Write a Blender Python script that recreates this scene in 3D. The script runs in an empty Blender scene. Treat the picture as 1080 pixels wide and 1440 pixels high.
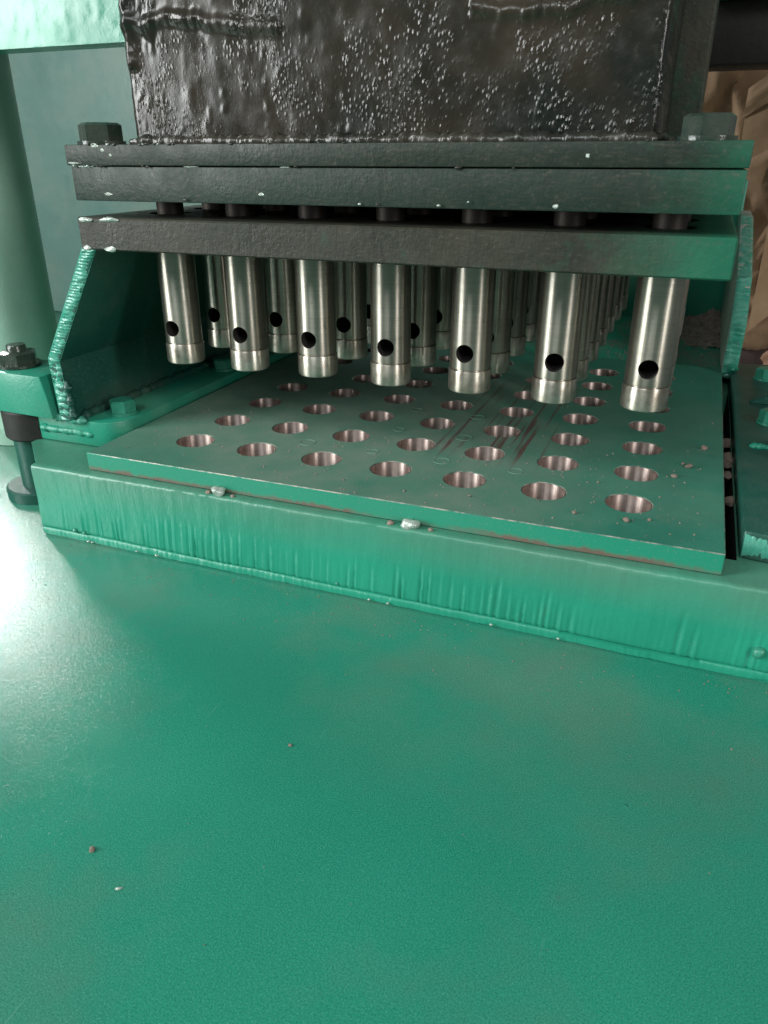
import bpy, bmesh, math, random
from mathutils import Vector, Matrix, noise

random.seed(11)
S = bpy.context.scene
COL = S.collection

# ------------------------------------------------------------------ camera
cam_d = bpy.data.cameras.new("Camera")
cam = bpy.data.objects.new("Camera", cam_d)
COL.objects.link(cam)
right = Vector((0.93083, 0.36544, -0.00142))
down = Vector((0.1537, -0.3949, -0.9058))
fwd = Vector((-0.33157, 0.84291, -0.42376))
m = Matrix.Identity(4)
for i in range(3):
    m[i][0] = right[i]; m[i][1] = -down[i]; m[i][2] = -fwd[i]
m.translation = (0.3792, -0.5208, 0.2233)
cam.matrix_world = m
cam_d.sensor_fit = 'VERTICAL'; cam_d.sensor_height = 36.0
cam_d.lens = 36.0 * 1075.1 / 1440.0
cam_d.clip_start = 0.01; cam_d.clip_end = 100
cam_d.dof.use_dof = True; cam_d.dof.focus_distance = 0.66; cam_d.dof.aperture_fstop = 22
S.camera = cam
S.render.resolution_x = 768; S.render.resolution_y = 1024

# ------------------------------------------------------------------ light (left doorway and rear window, plus added fill and highlight lamps)
W = bpy.data.worlds.new("World"); S.world = W; W.use_nodes = True
bg = W.node_tree.nodes['Background']
bg.inputs[0].default_value = (0.92, 0.98, 0.98, 1); bg.inputs[1].default_value = 0.18

def area(name, loc, target, sx, sy, power, color=(1, 1, 1)):
    d = bpy.data.lights.new(name, 'AREA'); d.shape = 'RECTANGLE'; d.size = sx; d.size_y = sy
    d.energy = power; d.color = color
    o = bpy.data.objects.new(name, d); COL.objects.link(o); o.location = loc
    o.rotation_euler = (Vector(target) - Vector(loc)).to_track_quat('-Z', 'Y').to_euler()
    return o
area("doorway_light", (-1.75, -1.55, 0.95), (0.0, 0.0, 0.15), 0.8, 1.9, 90, (0.97, 1.0, 0.99))
area("rear_window_light", (-2.48, 1.36, 1.15), (-0.1, -0.1, -0.05), 0.22, 0.60, 34, (1.0, 1.0, 0.99))
area("front_fill_light", (0.0, -2.7, 2.0), (0.1, 0, 0.0), 1.3, 1.0, 36, (0.96, 1.0, 1.0))  # fill lamp added to light the base front and table evenly
area("side_highlight_light", (2.3, -1.35, 0.9), (0.2, 0.1, 0.08), 0.20, 1.4, 30, (1.0, 0.96, 0.93))  # strip lamp added for highlights on the punches' right sides

S.view_settings.view_transform = 'Standard'; S.view_settings.look = 'None'
S.view_settings.gamma = 1; S.view_settings.exposure = 0.0

# ------------------------------------------------------------------ materials
class NT:
    def __init__(s, name):
        s.m = bpy.data.materials.new(name); s.m.use_nodes = True
        s.t = s.m.node_tree; s.t.nodes.clear()
        s.out = s.t.nodes.new('ShaderNodeOutputMaterial')
        s.b = s.t.nodes.new('ShaderNodeBsdfPrincipled')
        s.t.links.new(s.b.outputs[0], s.out.inputs[0])
        s.tc = s.t.nodes.new('ShaderNodeTexCoord')
    def n(s, typ, **kw):
        nd = s.t.nodes.new(typ)
        for k, v in kw.items():
            if hasattr(nd, k): setattr(nd, k, v)
        return nd
    def l(s, a, b): s.t.links.new(a, b)
    def vec(s, scale=(1, 1, 1), loc=(0, 0, 0), src=None):
        mp = s.n('ShaderNodeMapping'); mp.inputs['Scale'].default_value = scale; mp.inputs['Location'].default_value = loc
        s.l(src or s.tc.outputs['Object'], mp.inputs[0]); return mp.outputs[0]
    def noise(s, scale, detail=4, rough=.55, vec=None, dist=0):
        nd = s.n('ShaderNodeTexNoise'); nd.inputs['Scale'].default_value = scale
        nd.inputs['Detail'].default_value = detail; nd.inputs['Roughness'].default_value = rough
        nd.inputs['Distortion'].default_value = dist
        s.l(vec or s.tc.outputs['Object'], nd.inputs['Vector']); return nd.outputs[0]
    def voro(s, scale, vec=None, feature='F1'):
        nd = s.n('ShaderNodeTexVoronoi'); nd.feature = feature; nd.inputs['Scale'].default_value = scale
        s.l(vec or s.tc.outputs['Object'], nd.inputs['Vector']); return nd.outputs[0]
    def ramp(s, fac, stops):
        r = s.n('ShaderNodeValToRGB'); e = r.color_ramp.elements
        while len(e) < len(stops): e.new(0.5)
        for el, (p, c) in zip(e, stops):
            el.position = p; el.color = c if len(c) == 4 else (*c, 1)
        s.l(fac, r.inputs[0]); return r.outputs[0]
    def rng(s, v, a, b, c=0, d=1):
        r = s.n('ShaderNodeMapRange'); r.inputs[1].default_value = a; r.inputs[2].default_value = b
        r.inputs[3].default_value = c; r.inputs[4].default_value = d; s.l(v, r.inputs[0]); return r.outputs[0]
    def math(s, op, a, b=None):
        nd = s.n('ShaderNodeMath', operation=op)
        for i, v in enumerate((a, b)):
            if v is None: continue
            if isinstance(v, (int, float)): nd.inputs[i].default_value = v
            else: s.l(v, nd.inputs[i])
        return nd.outputs[0]
    def mix(s, fac, a, b):
        nd = s.n('ShaderNodeMix', data_type='RGBA')
        for sock, v in ((nd.inputs[0], fac), (nd.inputs[6], a), (nd.inputs[7], b)):
            if isinstance(v, (int, float)): sock.default_value = v
            elif isinstance(v, tuple): sock.default_value = (*v, 1) if len(v) == 3 else v
            else: s.l(v, sock)
        return nd.outputs[2]
    def xyz(s):
        nd = s.n('ShaderNodeSeparateXYZ'); s.l(s.tc.outputs['Object'], nd.inputs[0]); return nd.outputs
    def bump(s, h, strength, dist, prev=None):
        nd = s.n('ShaderNodeBump'); nd.inputs['Strength'].default_value = strength; nd.inputs['Distance'].default_value = dist
        s.l(h, nd.inputs['Height'])
        if prev: s.l(prev, nd.inputs['Normal'])
        return nd.outputs[0]
    def set(s, **kw):
        for k, v in kw.items():
            k = k.replace('_', ' ')
            sock = s.b.inputs[k]
            if isinstance(v, (int, float)): sock.default_value = v
            elif isinstance(v, tuple): sock.default_value = (*v, 1) if len(v) == 3 else v
            else: s.l(v, sock)
        return s.m

GREEN = (0.014, 0.225, 0.143)
GREEN2 = (0.018, 0.270, 0.170)
DUST = (0.20, 0.185, 0.15)

def painted_green(name, dust=.35, rough=.38, peel=1.0, dscale=9, base=GREEN, base2=GREEN2, grain=420, coat=0.0):
    t = NT(name)
    c = t.mix(t.rng(t.noise(6, 3), .35, .65), base, base2)
    df = t.math('MULTIPLY', t.rng(t.noise(dscale, 6, .65), .45, .75), dust)
    sp = t.rng(t.noise(700, 2), .60, .72, 0, .30)
    c = t.mix(df, c, DUST)
    c = t.mix(sp, c, (0.10, 0.33, 0.24))
    dk = t.rng(t.voro(55), .0, .035, .7, 0)
    c = t.mix(t.math('MULTIPLY', dk, t.rng(t.noise(14), .55, .6)), c, (.03, .05, .035))
    b1 = t.bump(t.noise(grain, 3, .6), .35 * peel, .0006)
    b2 = t.bump(t.noise(60, 2), .25 * peel, .0012, b1)
    r = t.math('ADD', t.math('MULTIPLY', df, .5), t.rng(t.noise(30, 4), .3, .7, rough - .07, rough + .08))
    return t.set(Base_Color=c, Roughness=r, Normal=b2, Coat_Weight=coat)

M = {}
M['green'] = painted_green('green_paint')
M['green_floor'] = painted_green('chute_paint', dust=.8, dscale=14, rough=.45)
M['head'] = painted_green('head_paint', dust=.05, rough=.26, peel=.5)
M['green_clean'] = painted_green('green_paint_clean', dust=.12, rough=.34)
M['green_hazed'] = painted_green('column_paint_hazed', dust=.3, base=(.27, .47, .36), base2=(.32, .51, .40))  # veiling glare over the column lightened into its green
M['panel'] = painted_green('rear_panel_paint_hazed', dust=.3, base=(.075, .145, .125), base2=(.09, .17, .145))  # haze at the left put into the panel's lighter grey-green
M['green_dark'] = painted_green('dark_green_paint', dust=.25, base=(0.008, 0.062, 0.046), base2=(0.011, 0.08, 0.057))

# table: sprayed green with orange peel, dust drifted beside the base block
t = NT('table_paint')
x, y, z = t.xyz()
c = t.mix(t.rng(t.noise(4, 4), .35, .65), (0.010, 0.205, 0.130), (0.014, 0.250, 0.160))
near = t.math('MULTIPLY', t.rng(y, -.26, -.08, 0, 1), t.rng(t.noise(7, 5, .6), .42, .62))
c = t.mix(t.math('MULTIPLY', near, .50), c, (.17, .18, .145))
c = t.mix(t.rng(t.noise(6, 5, .65, t.vec(loc=(1.7, .4, 0))), .50, .70, 0, .5), c, (.085, .165, .12))
c = t.mix(t.rng(t.noise(1750, 2), .50, .72, 0, .6), c, (0.12, 0.42, 0.31))
c = t.mix(t.rng(t.noise(1500, 2, .5, t.vec(loc=(3, 1, 0))), .50, .70, 0, .85), c, (0.008, 0.11, 0.075))
scr = t.rng(t.noise(1, 2, .5, t.vec((900, 22, 1), (.2, .1, 0), src=t.vec((1, 1, 1)))), .745, .775)
c = t.mix(t.math('MULTIPLY', scr, .35), c, (.16, .36, .28))
nib = t.rng(t.voro(34), .02, .045, 1, 0)
b = t.bump(t.noise(520, 3, .6), .22, .0006)
b = t.bump(t.noise(1700, 2, .6), .40, .0003, b)
b = t.bump(t.noise(25, 3), .06, .003, b)
b = t.bump(t.math('MULTIPLY', nib, t.rng(t.noise(9, 2, .5, t.vec(loc=(4, 4, 0))), .5, .56)), .5, .0012, b)
M['table'] = t.set(Base_Color=c, Roughness=t.rng(t.noise(40, 4), .3, .7, .12, .20), Normal=b)

# die plate: ground plate, green overspray at the rim, grey brown powder over the middle, reddish drag marks
t = NT('die_plate_paint')
x, y, z = t.xyz()
nz = t.noise(8, 5, .6)
gfac = t.math('ADD', t.rng(x, .22, .36, 0, .75), t.rng(t.math('ADD', y, x), .02, -.13, 0, .65))
gfac = t.math('ADD', gfac, t.rng(nz, .5, .75, 0, .6))
gfac = t.math('ADD', gfac, t.rng(y, .26, .40, 0, .7))
gfac = t.math('MINIMUM', gfac, 1.0)
gr = t.mix(t.rng(t.noise(20, 4), .3, .7), (.024, .165, .115), (.04, .225, .155))
c = t.mix(gfac, t.mix(t.rng(t.noise(35, 5), .35, .65), (.10, .215, .155), (.155, .235, .18)), gr)
side = t.rng(t.n('ShaderNodeNewGeometry').outputs['Normal'], 0, 1)
geo = t.n('ShaderNodeNewGeometry'); sn = t.n('ShaderNodeSeparateXYZ'); t.l(geo.outputs['Normal'], sn.inputs[0])
front = t.rng(sn.outputs[1], -.5, -.9, 0, 1)
rust = t.math('MULTIPLY', t.rng(t.math('ADD', z, t.rng(t.noise(60, 5, .7, t.vec((1, 1, .4))), .3, .7, -.0025, .0025)), -.0105, -.0135, 0, .9), t.rng(t.noise(9, 4, .6, t.vec((1, 1, .3))), .40, .56, .15, 1))
fc = t.mix(rust, (.016, .230, .142), (.15, .085, .068))
c = t.mix(front, c, fc)
st = t.noise(1, 3, .6, t.vec((230, 5, 1), (0.3, 0, 0)))
stm = t.math('MULTIPLY', t.rng(st, .54, .60), t.math('MULTIPLY', t.rng(x, .185, .20), t.rng(x, .30, .28)))
stm = t.math('MULTIPLY', stm, t.math('MULTIPLY', t.rng(y, .03, .07), t.rng(y, .30, .24)))
up = t.rng(sn.outputs[2], .5, .9)
c = t.mix(t.math('MULTIPLY', t.math('MULTIPLY', stm, up), .8), c, (.115, .034, .034))
c = t.mix(t.rng(t.noise(650, 2), .62, .75, 0, .35), c, (.22, .24, .19))
# bore walls: bare steel tinted by rust
hz = t.math('MULTIPLY', t.rng(t.math('ABSOLUTE', sn.outputs[2]), .4, .2, 0, 1), t.math('SUBTRACT', 1.0, t.math('MULTIPLY', front, 0)))
b = t.bump(t.noise(380, 3), .3, .0005)
M['die'] = t.set(Base_Color=c, Roughness=t.rng(gfac, 0, 1, .62, .42), Normal=b)

t = NT('bored_steel')
c = t.mix(t.rng(t.noise(90, 4), .35, .7), (.62, .52, .475), (.38, .285, .25))
c = t.mix(t.rng(t.noise(1, 3, .6, t.vec((330, 330, 14))), .50, .70, 0, .6), c, (.20, .12, .10))
tg = t.n('ShaderNodeTangent'); tg.direction_type = 'RADIAL'; tg.axis = 'Z'
t.l(tg.outputs[0], t.b.inputs['Tangent'])
b = t.bump(t.noise(1, 3, .6, t.vec((260, 260, 10))), .18, .0005)
M['bore'] = t.set(Base_Color=c, Metallic=.85, Roughness=.46, Normal=b, Anisotropic=.9, Anisotropic_Rotation=.25)

t = NT('rubbed_rim_steel')
c = t.mix(t.rng(t.noise(60, 4, .7), .42, .6), (.06, .20, .15), (.45, .42, .36))
M['rim'] = t.set(Base_Color=c, Metallic=.5, Roughness=.4)

# base block front: green, greyish overspray along the upper arris
t = NT('base_block_paint')
x, y, z = t.xyz()
c = t.mix(t.rng(t.noise(7, 4), .35, .65), (0.013, 0.222, 0.138), (0.017, 0.272, 0.170))
band = t.math('MULTIPLY', t.rng(z, -.048, -.018, 0, 1), t.rng(t.noise(9, 4), .25, .6, .35, 1))
c = t.mix(t.math('MULTIPLY', band, .55), c, (.12, .20, .15))
c = t.mix(t.rng(t.noise(700, 2), .6, .75, 0, .3), c, (0.08, 0.33, 0.23))
b = t.bump(t.noise(350, 3), .35, .0006)
b = t.bump(t.noise(1, 3, .6, t.vec((240, 30, 14))), .28, .0012, b)
M['base'] = t.set(Base_Color=c, Roughness=.36, Normal=b)

# ram: thick black-green gloss over a lumpy weld-scaled surface
def lumpy(name, lump=1.0, ca=(.006, .009, .007), cb=(.030, .024, .016), rough=.21):
    t = NT(name)
    c = t.mix(t.rng(t.noise(9, 4, .6), .4, .65), ca, cb)
    c = t.mix(t.rng(t.noise(200, 3), .58, .75, 0, .5), c, (.05, .045, .033))
    mask = t.rng(t.noise(20, 5, .65, t.vec((1, 1, .7))), .47, .66, .03, 1)
    drops = t.rng(t.voro(430, t.vec((1, 1, .6))), .08, .45, 1, 0)
    fine = t.noise(420, 3, .55, t.vec((1, 1, .5)), .4)
    h = t.math('MULTIPLY', t.math('ADD', t.math('MULTIPLY', drops, .9), t.math('MULTIPLY', fine, .5)), mask)
    b = t.bump(t.noise(38, 3, .5, t.vec((1, 1, .6))), .09 * lump, .004)
    b = t.bump(h, .62 * lump, .0011, b)
    b = t.bump(t.noise(900, 2), .12 * lump, .0005, b)
    return t.set(Base_Color=c, Roughness=t.rng(t.noise(60, 3), .35, .65, rough - .05, rough + .14), Normal=b, Specular_IOR_Level=.42)
M['ram'] = lumpy('ram_black_gloss_paint')
M['bead'] = lumpy('weld_bead_paint', .6, (.016, .018, .014), (.05, .046, .035), .22)

# punch holder / stripper plates: dark greasy overspray, green showing at one end
def dark_plate(name, c1, c2, g0, g1, rough=.48, scr=.5):
    t = NT(name)
    x, y, z = t.xyz()
    c = t.mix(t.rng(t.noise(16, 6, .7), .35, .68), c1, c2)
    c = t.mix(t.rng(t.noise(1, 4, .6, t.vec((120, 40, 600))), .52, .78, 0, .5), c, (.070, .062, .045))
    c = t.mix(t.rng(t.noise(1, 4, .6, t.vec((260, 40, 40), (1, 0, 0))), .56, .78, 0, .6), c, (.012, .014, .011))
    g = t.math('MULTIPLY', t.rng(t.math('ADD', x, t.rng(t.noise(26, 6, .75), 0, 1, -.035, .035)), g0, g1), .85)
    g = t.math('MAXIMUM', g, t.rng(t.noise(11, 5, .7, t.vec(loc=(5, 2, 1))), .58, .74, 0, .45))
    c = t.mix(g, c, (.012, .125, .072))
    c = t.mix(t.rng(t.noise(330, 3), .60, .74, 0, .45), c, (.085, .08, .062))
    c = t.mix(t.math('MULTIPLY', t.rng(t.noise(1, 3, .6, t.vec((60, 30, 700), (2, 0, 4))), .68, .80), .35), c, (.16, .16, .135))
    b = t.bump(t.noise(300, 4, .65), .55, .0008)
    b = t.bump(t.noise(1, 3, .6, t.vec((420, 60, 60))), .4 * scr, .0008, b)
    b = t.bump(t.noise(40, 3), .12, .002, b)
    return t.set(Base_Color=c, Roughness=t.rng(t.noise(40, 5, .65), .3, .7, rough - .14, rough + .14), Normal=b, Specular_IOR_Level=.28)
M['plate_top'] = dark_plate('clamp_plate_paint', (.009, .020, .015), (.022, .031, .023), .36, .41)
M['plate_mid'] = dark_plate('holder_plate_paint', (.010, .026, .020), (.022, .034, .026), .345, .41)
M['stripper'] = dark_plate('stripper_plate_paint', (.024, .028, .021), (.046, .043, .031), .33, .385, .46)

M['guide'] = dark_plate('guide_plate_paint', (.020, .034, .024), (.05, .045, .032), 2, 3, .4)

# turned steel
t = NT('turned_steel')
oi = t.n('ShaderNodeObjectInfo')
off = t.n('ShaderNodeVectorMath', operation='ADD'); t.l(t.tc.outputs['Object'], off.inputs[0]); t.l(oi.outputs['Random'], off.inputs[1])
c = t.mix(t.rng(t.noise(30, 4, .6, t.vec((1, 1, .35), src=off.outputs[0])), .35, .68), (.54, .51, .44), (.33, .305, .255))
c = t.mix(t.rng(t.noise(260, 3, .6, off.outputs[0]), .62, .75, 0, .55), c, (.20, .155, .115))
ln = t.noise(1, 2, .5, t.vec((6, 6, 2600), src=off.outputs[0]))
b = t.bump(ln, .08, .0002)
r = t.math('ADD', t.rng(t.noise(40, 4, .6, off.outputs[0]), .3, .7, .28, .46), t.math('MULTIPLY', ln, .10))
tg = t.n('ShaderNodeTangent'); tg.direction_type = 'RADIAL'; tg.axis = 'Z'
t.l(tg.outputs[0], t.b.inputs['Tangent'])
c = t.mix(t.rng(t.noise(1, 3, .7, t.vec((5, 5, 1500), src=off.outputs[0])), .45, .62, 0, .30), c, (.22, .205, .175))
c = t.mix(t.rng(oi.outputs['Random'], 0, 1, 0, .5), c, (.20, .185, .155))
M['steel'] = t.set(Base_Color=c, Metallic=.95, Roughness=r, Normal=b, Anisotropic=.88, Anisotropic_Rotation=.25)
t = NT('worn_tip_steel')
oi = t.n('ShaderNodeObjectInfo')
off = t.n('ShaderNodeVectorMath', operation='ADD'); t.l(t.tc.outputs['Object'], off.inputs[0]); t.l(oi.outputs['Random'], off.inputs[1])
c = t.mix(t.rng(t.noise(60, 5, .7, off.outputs[0]), .4, .65), (.55, .52, .45), (.30, .26, .21))
tg = t.n('ShaderNodeTangent'); tg.direction_type = 'RADIAL'; tg.axis = 'Z'
t.l(tg.outputs[0], t.b.inputs['Tangent'])
b = t.bump(t.noise(300, 3, .6, off.outputs[0]), .12, .0004)
M['tip'] = t.set(Base_Color=c, Metallic=.92, Roughness=t.rng(t.noise(80, 4, .6, off.outputs[0]), .3, .7, .30, .46), Normal=b, Anisotropic=.8, Anisotropic_Rotation=.25)
t = NT('shaded_neck_steel'); M['neck'] = t.set(Base_Color=(.06, .052, .045), Metallic=.7, Roughness=.55, Normal=t.bump(t.noise(150, 3), .2, .001))  # necks darkened: shade of the plate gap put into the steel colour
t = NT('shaded_bore'); M['bore_shade'] = t.set(Base_Color=(.012, .010, .009), Roughness=.8)  # near-black hole walls, the shade inside the recesses put into colour
t = NT('black_steel_with_shade'); M['black'] = t.set(Base_Color=(.010, .009, .008), Roughness=.6, Normal=t.bump(t.noise(90, 4), .3, .002))

def bead_like(name, c1, c2, metal=0, rough=.3):
    t = NT(name)
    c = t.mix(t.rng(t.noise(90, 4), .35, .65), c1, c2)
    return t.set(Base_Color=c, Metallic=metal, Roughness=rough, Normal=t.bump(t.noise(260, 3), .4, .0012))
M['tack_and_glint'] = bead_like('weld_tack', (.55, .60, .55), (.32, .40, .34), .3, .25)
M['cutedge'] = bead_like('flame_cut_edge', (.035, .27, .19), (.11, .36, .27), 0, .24)  # whitish green highlights on cut edges put into the colour
M['bolt_dark'] = bead_like('bolt_dark_paint', (.018, .034, .026), (.042, .055, .041), 0, .22)
M['bolt_green'] = bead_like('bolt_green_paint', (.02, .19, .125), (.04, .25, .165), 0, .3)
M['grit'] = bead_like('grit', (.17, .13, .105), (.28, .22, .18), 0, .85)
M['grit_green'] = bead_like('grit_green', (.10, .16, .12), (.2, .2, .16), 0, .8)
t = NT('loose_dust')
c = t.mix(t.rng(t.noise(120, 5, .7), .35, .65), (.17, .13, .105), (.30, .25, .21))
M['dust'] = t.set(Base_Color=c, Roughness=.95, Normal=t.bump(t.noise(350, 5, .7), .9, .003))
t = NT('dusty_lit_green_wall')
x, y, z = t.xyz()
c = t.mix(t.rng(t.noise(20, 5, .7), .30, .60), (.05, .22, .16), (.42, .43, .37))  # dust on green, lightened further to stand for light on the wall
M['dustwall_lit'] = t.set(Base_Color=c, Roughness=.55, Normal=t.bump(t.noise(130, 4), .5, .002))
t = NT('concrete')
c = t.mix(t.rng(t.noise(5, 6), .3, .7), (.22, .21, .20), (.33, .32, .30))
M['floor'] = t.set(Base_Color=c, Roughness=.8, Normal=t.bump(t.noise(60, 5), .3, .004))
t = NT('tan_cotton')
c = t.mix(t.rng(t.noise(9, 5, .6), .35, .65), (.54, .365, .22), (.40, .25, .145))
wv = t.n('ShaderNodeTexWave'); wv.inputs['Scale'].default_value = 420; wv.inputs['Distortion'].default_value = 1.0
t.l(t.tc.outputs['Object'], wv.inputs['Vector'])
b = t.bump(wv.outputs[1], .12, .0006); b = t.bump(t.noise(60, 4, .6), .35, .004, b)
M['jacket'] = t.set(Base_Color=c, Roughness=.9, Normal=b, Sheen_Weight=.15)
t = NT('mauve_grey_cotton')
c = t.mix(t.rng(t.noise(12, 5), .35, .65), (.16, .105, .10), (.11, .075, .072))
M['trousers'] = t.set(Base_Color=c, Roughness=.9, Normal=t.bump(t.noise(200, 4), .3, .002))
t = NT('skin')
c = t.mix(t.rng(t.noise(30, 4), .35, .65), (.52, .29, .19), (.42, .22, .14))
M['skin'] = t.set(Base_Color=c, Roughness=.5, Subsurface_Weight=.1, Normal=t.bump(t.noise(300, 3), .15, .001))
t = NT('hair'); M['hair'] = t.set(Base_Color=(.012, .010, .009), Roughness=.5, Normal=t.bump(t.noise(200, 4, .6, t.vec((1, 1, .15))), .6, .004))
t = NT('shoe_leather'); M['shoe'] = t.set(Base_Color=(.02, .016, .013), Roughness=.45, Normal=t.bump(t.noise(120, 4), .2, .001))

# ------------------------------------------------------------------ object helpers
def empty(name, label, cat, loc=(0, 0, 0), group=None):
    o = bpy.data.objects.new(name, None); COL.objects.link(o); o.location = loc
    o.empty_display_size = .05
    tag(o, label, cat, group); return o
def tag(o, label, cat, group=None):
    o['label'] = label; o['category'] = cat
    if group: o['group'] = group
    return o
def link(name, me, mat=None, parent=None, smooth=None):
    o = bpy.data.objects.new(name, me); COL.objects.link(o)
    if mat is not None:
        for mm in (mat if isinstance(mat, list) else [mat]): me.materials.append(M[mm])
    if parent is not None:
        o.parent = parent
        o.matrix_parent_inverse = Matrix.Translation(-Vector(parent.location)) if parent.type == 'EMPTY' else Matrix.Identity(4)
    if smooth is not None: smooth_by(me, smooth)
    return o
def smooth_by(me, deg):
    for p in me.polygons: p.use_smooth = True
    me.set_sharp_from_angle(angle=math.radians(deg))
def to_mesh(bm, name):
    bmesh.ops.recalc_face_normals(bm, faces=bm.faces)
    me = bpy.data.meshes.new(name); bm.to_mesh(me); bm.free(); return me
def bevel_bm(bm, w, seg=2, ang=40):
    es = [e for e in bm.edges if len(e.link_faces) == 2 and e.calc_face_angle(0) > math.radians(ang)]
    if es and w > 0: bmesh.ops.bevel(bm, geom=es, offset=w, segments=seg, profile=.5, affect='EDGES', clamp_overlap=True)
def box_bm(x0, x1, y0, y1, z0, z1, bev=.001, bm=None):
    new = bmesh.new()
    bmesh.ops.create_cube(new, size=1)
    for v in new.verts:
        v.co = Vector(((x0 + x1) / 2 + v.co.x * (x1 - x0), (y0 + y1) / 2 + v.co.y * (y1 - y0), (z0 + z1) / 2 + v.co.z * (z1 - z0)))
    bevel_bm(new, bev)
    return new
def box(name, x0, x1, y0, y1, z0, z1, mat, parent=None, bev=.001):
    return link(name, to_mesh(box_bm(x0, x1, y0, y1, z0, z1, bev), name), mat, parent, 35)
def circle(cx, cy, r, n=40): return [(cx + r * math.cos(2 * math.pi * k / n), cy + r * math.sin(2 * math.pi * k / n)) for k in range(n)]
def perforated(outline, holes, z0, z1, bev=.0005, bore_mat=1, rim_mat=None):
    bm = bmesh.new(); edges = []
    for loop in [outline] + holes:
        vs = [bm.verts.new((px, py, z0)) for px, py in loop]
        for a, b in zip(vs, vs[1:] + vs[:1]): edges.append(bm.edges.new((a, b)))
    bmesh.ops.triangle_fill(bm, edges=edges, use_beauty=True, use_dissolve=False)
    r = bmesh.ops.extrude_face_region(bm, geom=bm.faces[:])
    for g in r['geom']:
        if isinstance(g, bmesh.types.BMVert): g.co.z = z1
    bmesh.ops.recalc_face_normals(bm, faces=bm.faces)
    bevel_bm(bm, bev, 1, 50)
    nout = [Vector((a, b)) for a, b in outline]
    xs = [p[0] for p in outline]; ys = [p[1] for p in outline]
    for f in bm.faces:
        c = f.calc_center_median()
        if .3 < abs(f.normal.z) < .95 and rim_mat is not None: f.material_index = rim_mat if min((c.x - round(c.x / .06) * .06) ** 2 + (c.y - round(c.y / .06) * .06) ** 2, 1) < .019 ** 2 else 0
        if abs(f.normal.z) < .3:
            for h in holes:
                hx = sum(p[0] for p in h) / len(h); hy = sum(p[1] for p in h) / len(h)
                if (c.x - hx) ** 2 + (c.y - hy) ** 2 < .019 ** 2: f.material_index = bore_mat
    me = to_mesh(bm, 'perforated'); return me
def extrude_poly(pts, axis, a0, a1, bev=.001):
    """polygon in the plane normal to axis; pts are the two other coordinates in xyz order"""
    bm = bmesh.new()
    def mk(p, a):
        q = list(p); q.insert('xyz'.index(axis), a); return q
    f = bm.faces.new([bm.verts.new(mk(p, a0)) for p in pts])
    r = bmesh.ops.extrude_face_region(bm, geom=[f])
    for g in r['geom']:
        if isinstance(g, bmesh.types.BMVert): g.co['xyz'.index(axis)] = a1
    bmesh.ops.recalc_face_normals(bm, faces=bm.faces)
    bevel_bm(bm, bev)
    return to_mesh(bm, 'poly')
def lathe_me(profile, n=48, cx=0, cy=0):
    bm = bmesh.new(); rings = []
    for r, zz in profile:
        rings.append([bm.verts.new((cx + r * math.cos(2 * math.pi * k / n), cy + r * math.sin(2 * math.pi * k / n), zz)) for k in range(n)])
    for A, B in zip(rings, rings[1:]):
        for k in range(n): bm.faces.new((A[k], A[(k + 1) % n], B[(k + 1) % n], B[k]))
    bm.faces.new(rings[0][::-1]); bm.faces.new(rings[-1])
    return to_mesh(bm, 'lathe')
def hex_bolt_me(af, h, washer=True, rot=0):
    """hexagon head with chamfered crown standing on a washer, origin at the washer's underside"""
    bm = bmesh.new(); R = af / math.sqrt(3); w = .0022 if washer else 0
    def ring(r, zz, n=6, off=0): return [bm.verts.new((r * math.cos(2 * math.pi * k / n + off), r * math.sin(2 * math.pi * k / n + off), zz)) for k in range(n)]
    if washer:
        a = ring(R * 1.12, 0, 32); b = ring(R * 1.12, w, 32)
        for k in range(32): bm.faces.new((a[k], a[(k + 1) % 32], b[(k + 1) % 32], b[k]))
        bm.faces.new(a[::-1]); bm.faces.new(b)
    a = ring(R, w, 6, rot); b = ring(R, w + h * .86, 6, rot); c = ring(R * .82, w + h, 6, rot)
    for A, B in ((a, b), (b, c)):
        for k in range(6): bm.faces.new((A[k], A[(k + 1) % 6], B[(k + 1) % 6], B[k]))
    bm.faces.new(c); bm.faces.new(a[::-1])
    bevel_bm(bm, .0009, 2, 30)
    return to_mesh(bm, 'hex_bolt')
def bolt(name, loc, af, h, mat, parent, rot=0):
    o = link(name, hex_bolt_me(af, h, True, rot), mat, parent, 30); o.location = loc; return o
def fbm(v, o=3): return noise.fractal(Vector(v), 1.0, 2.0, o, noise_basis='PERLIN_ORIGINAL')
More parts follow.
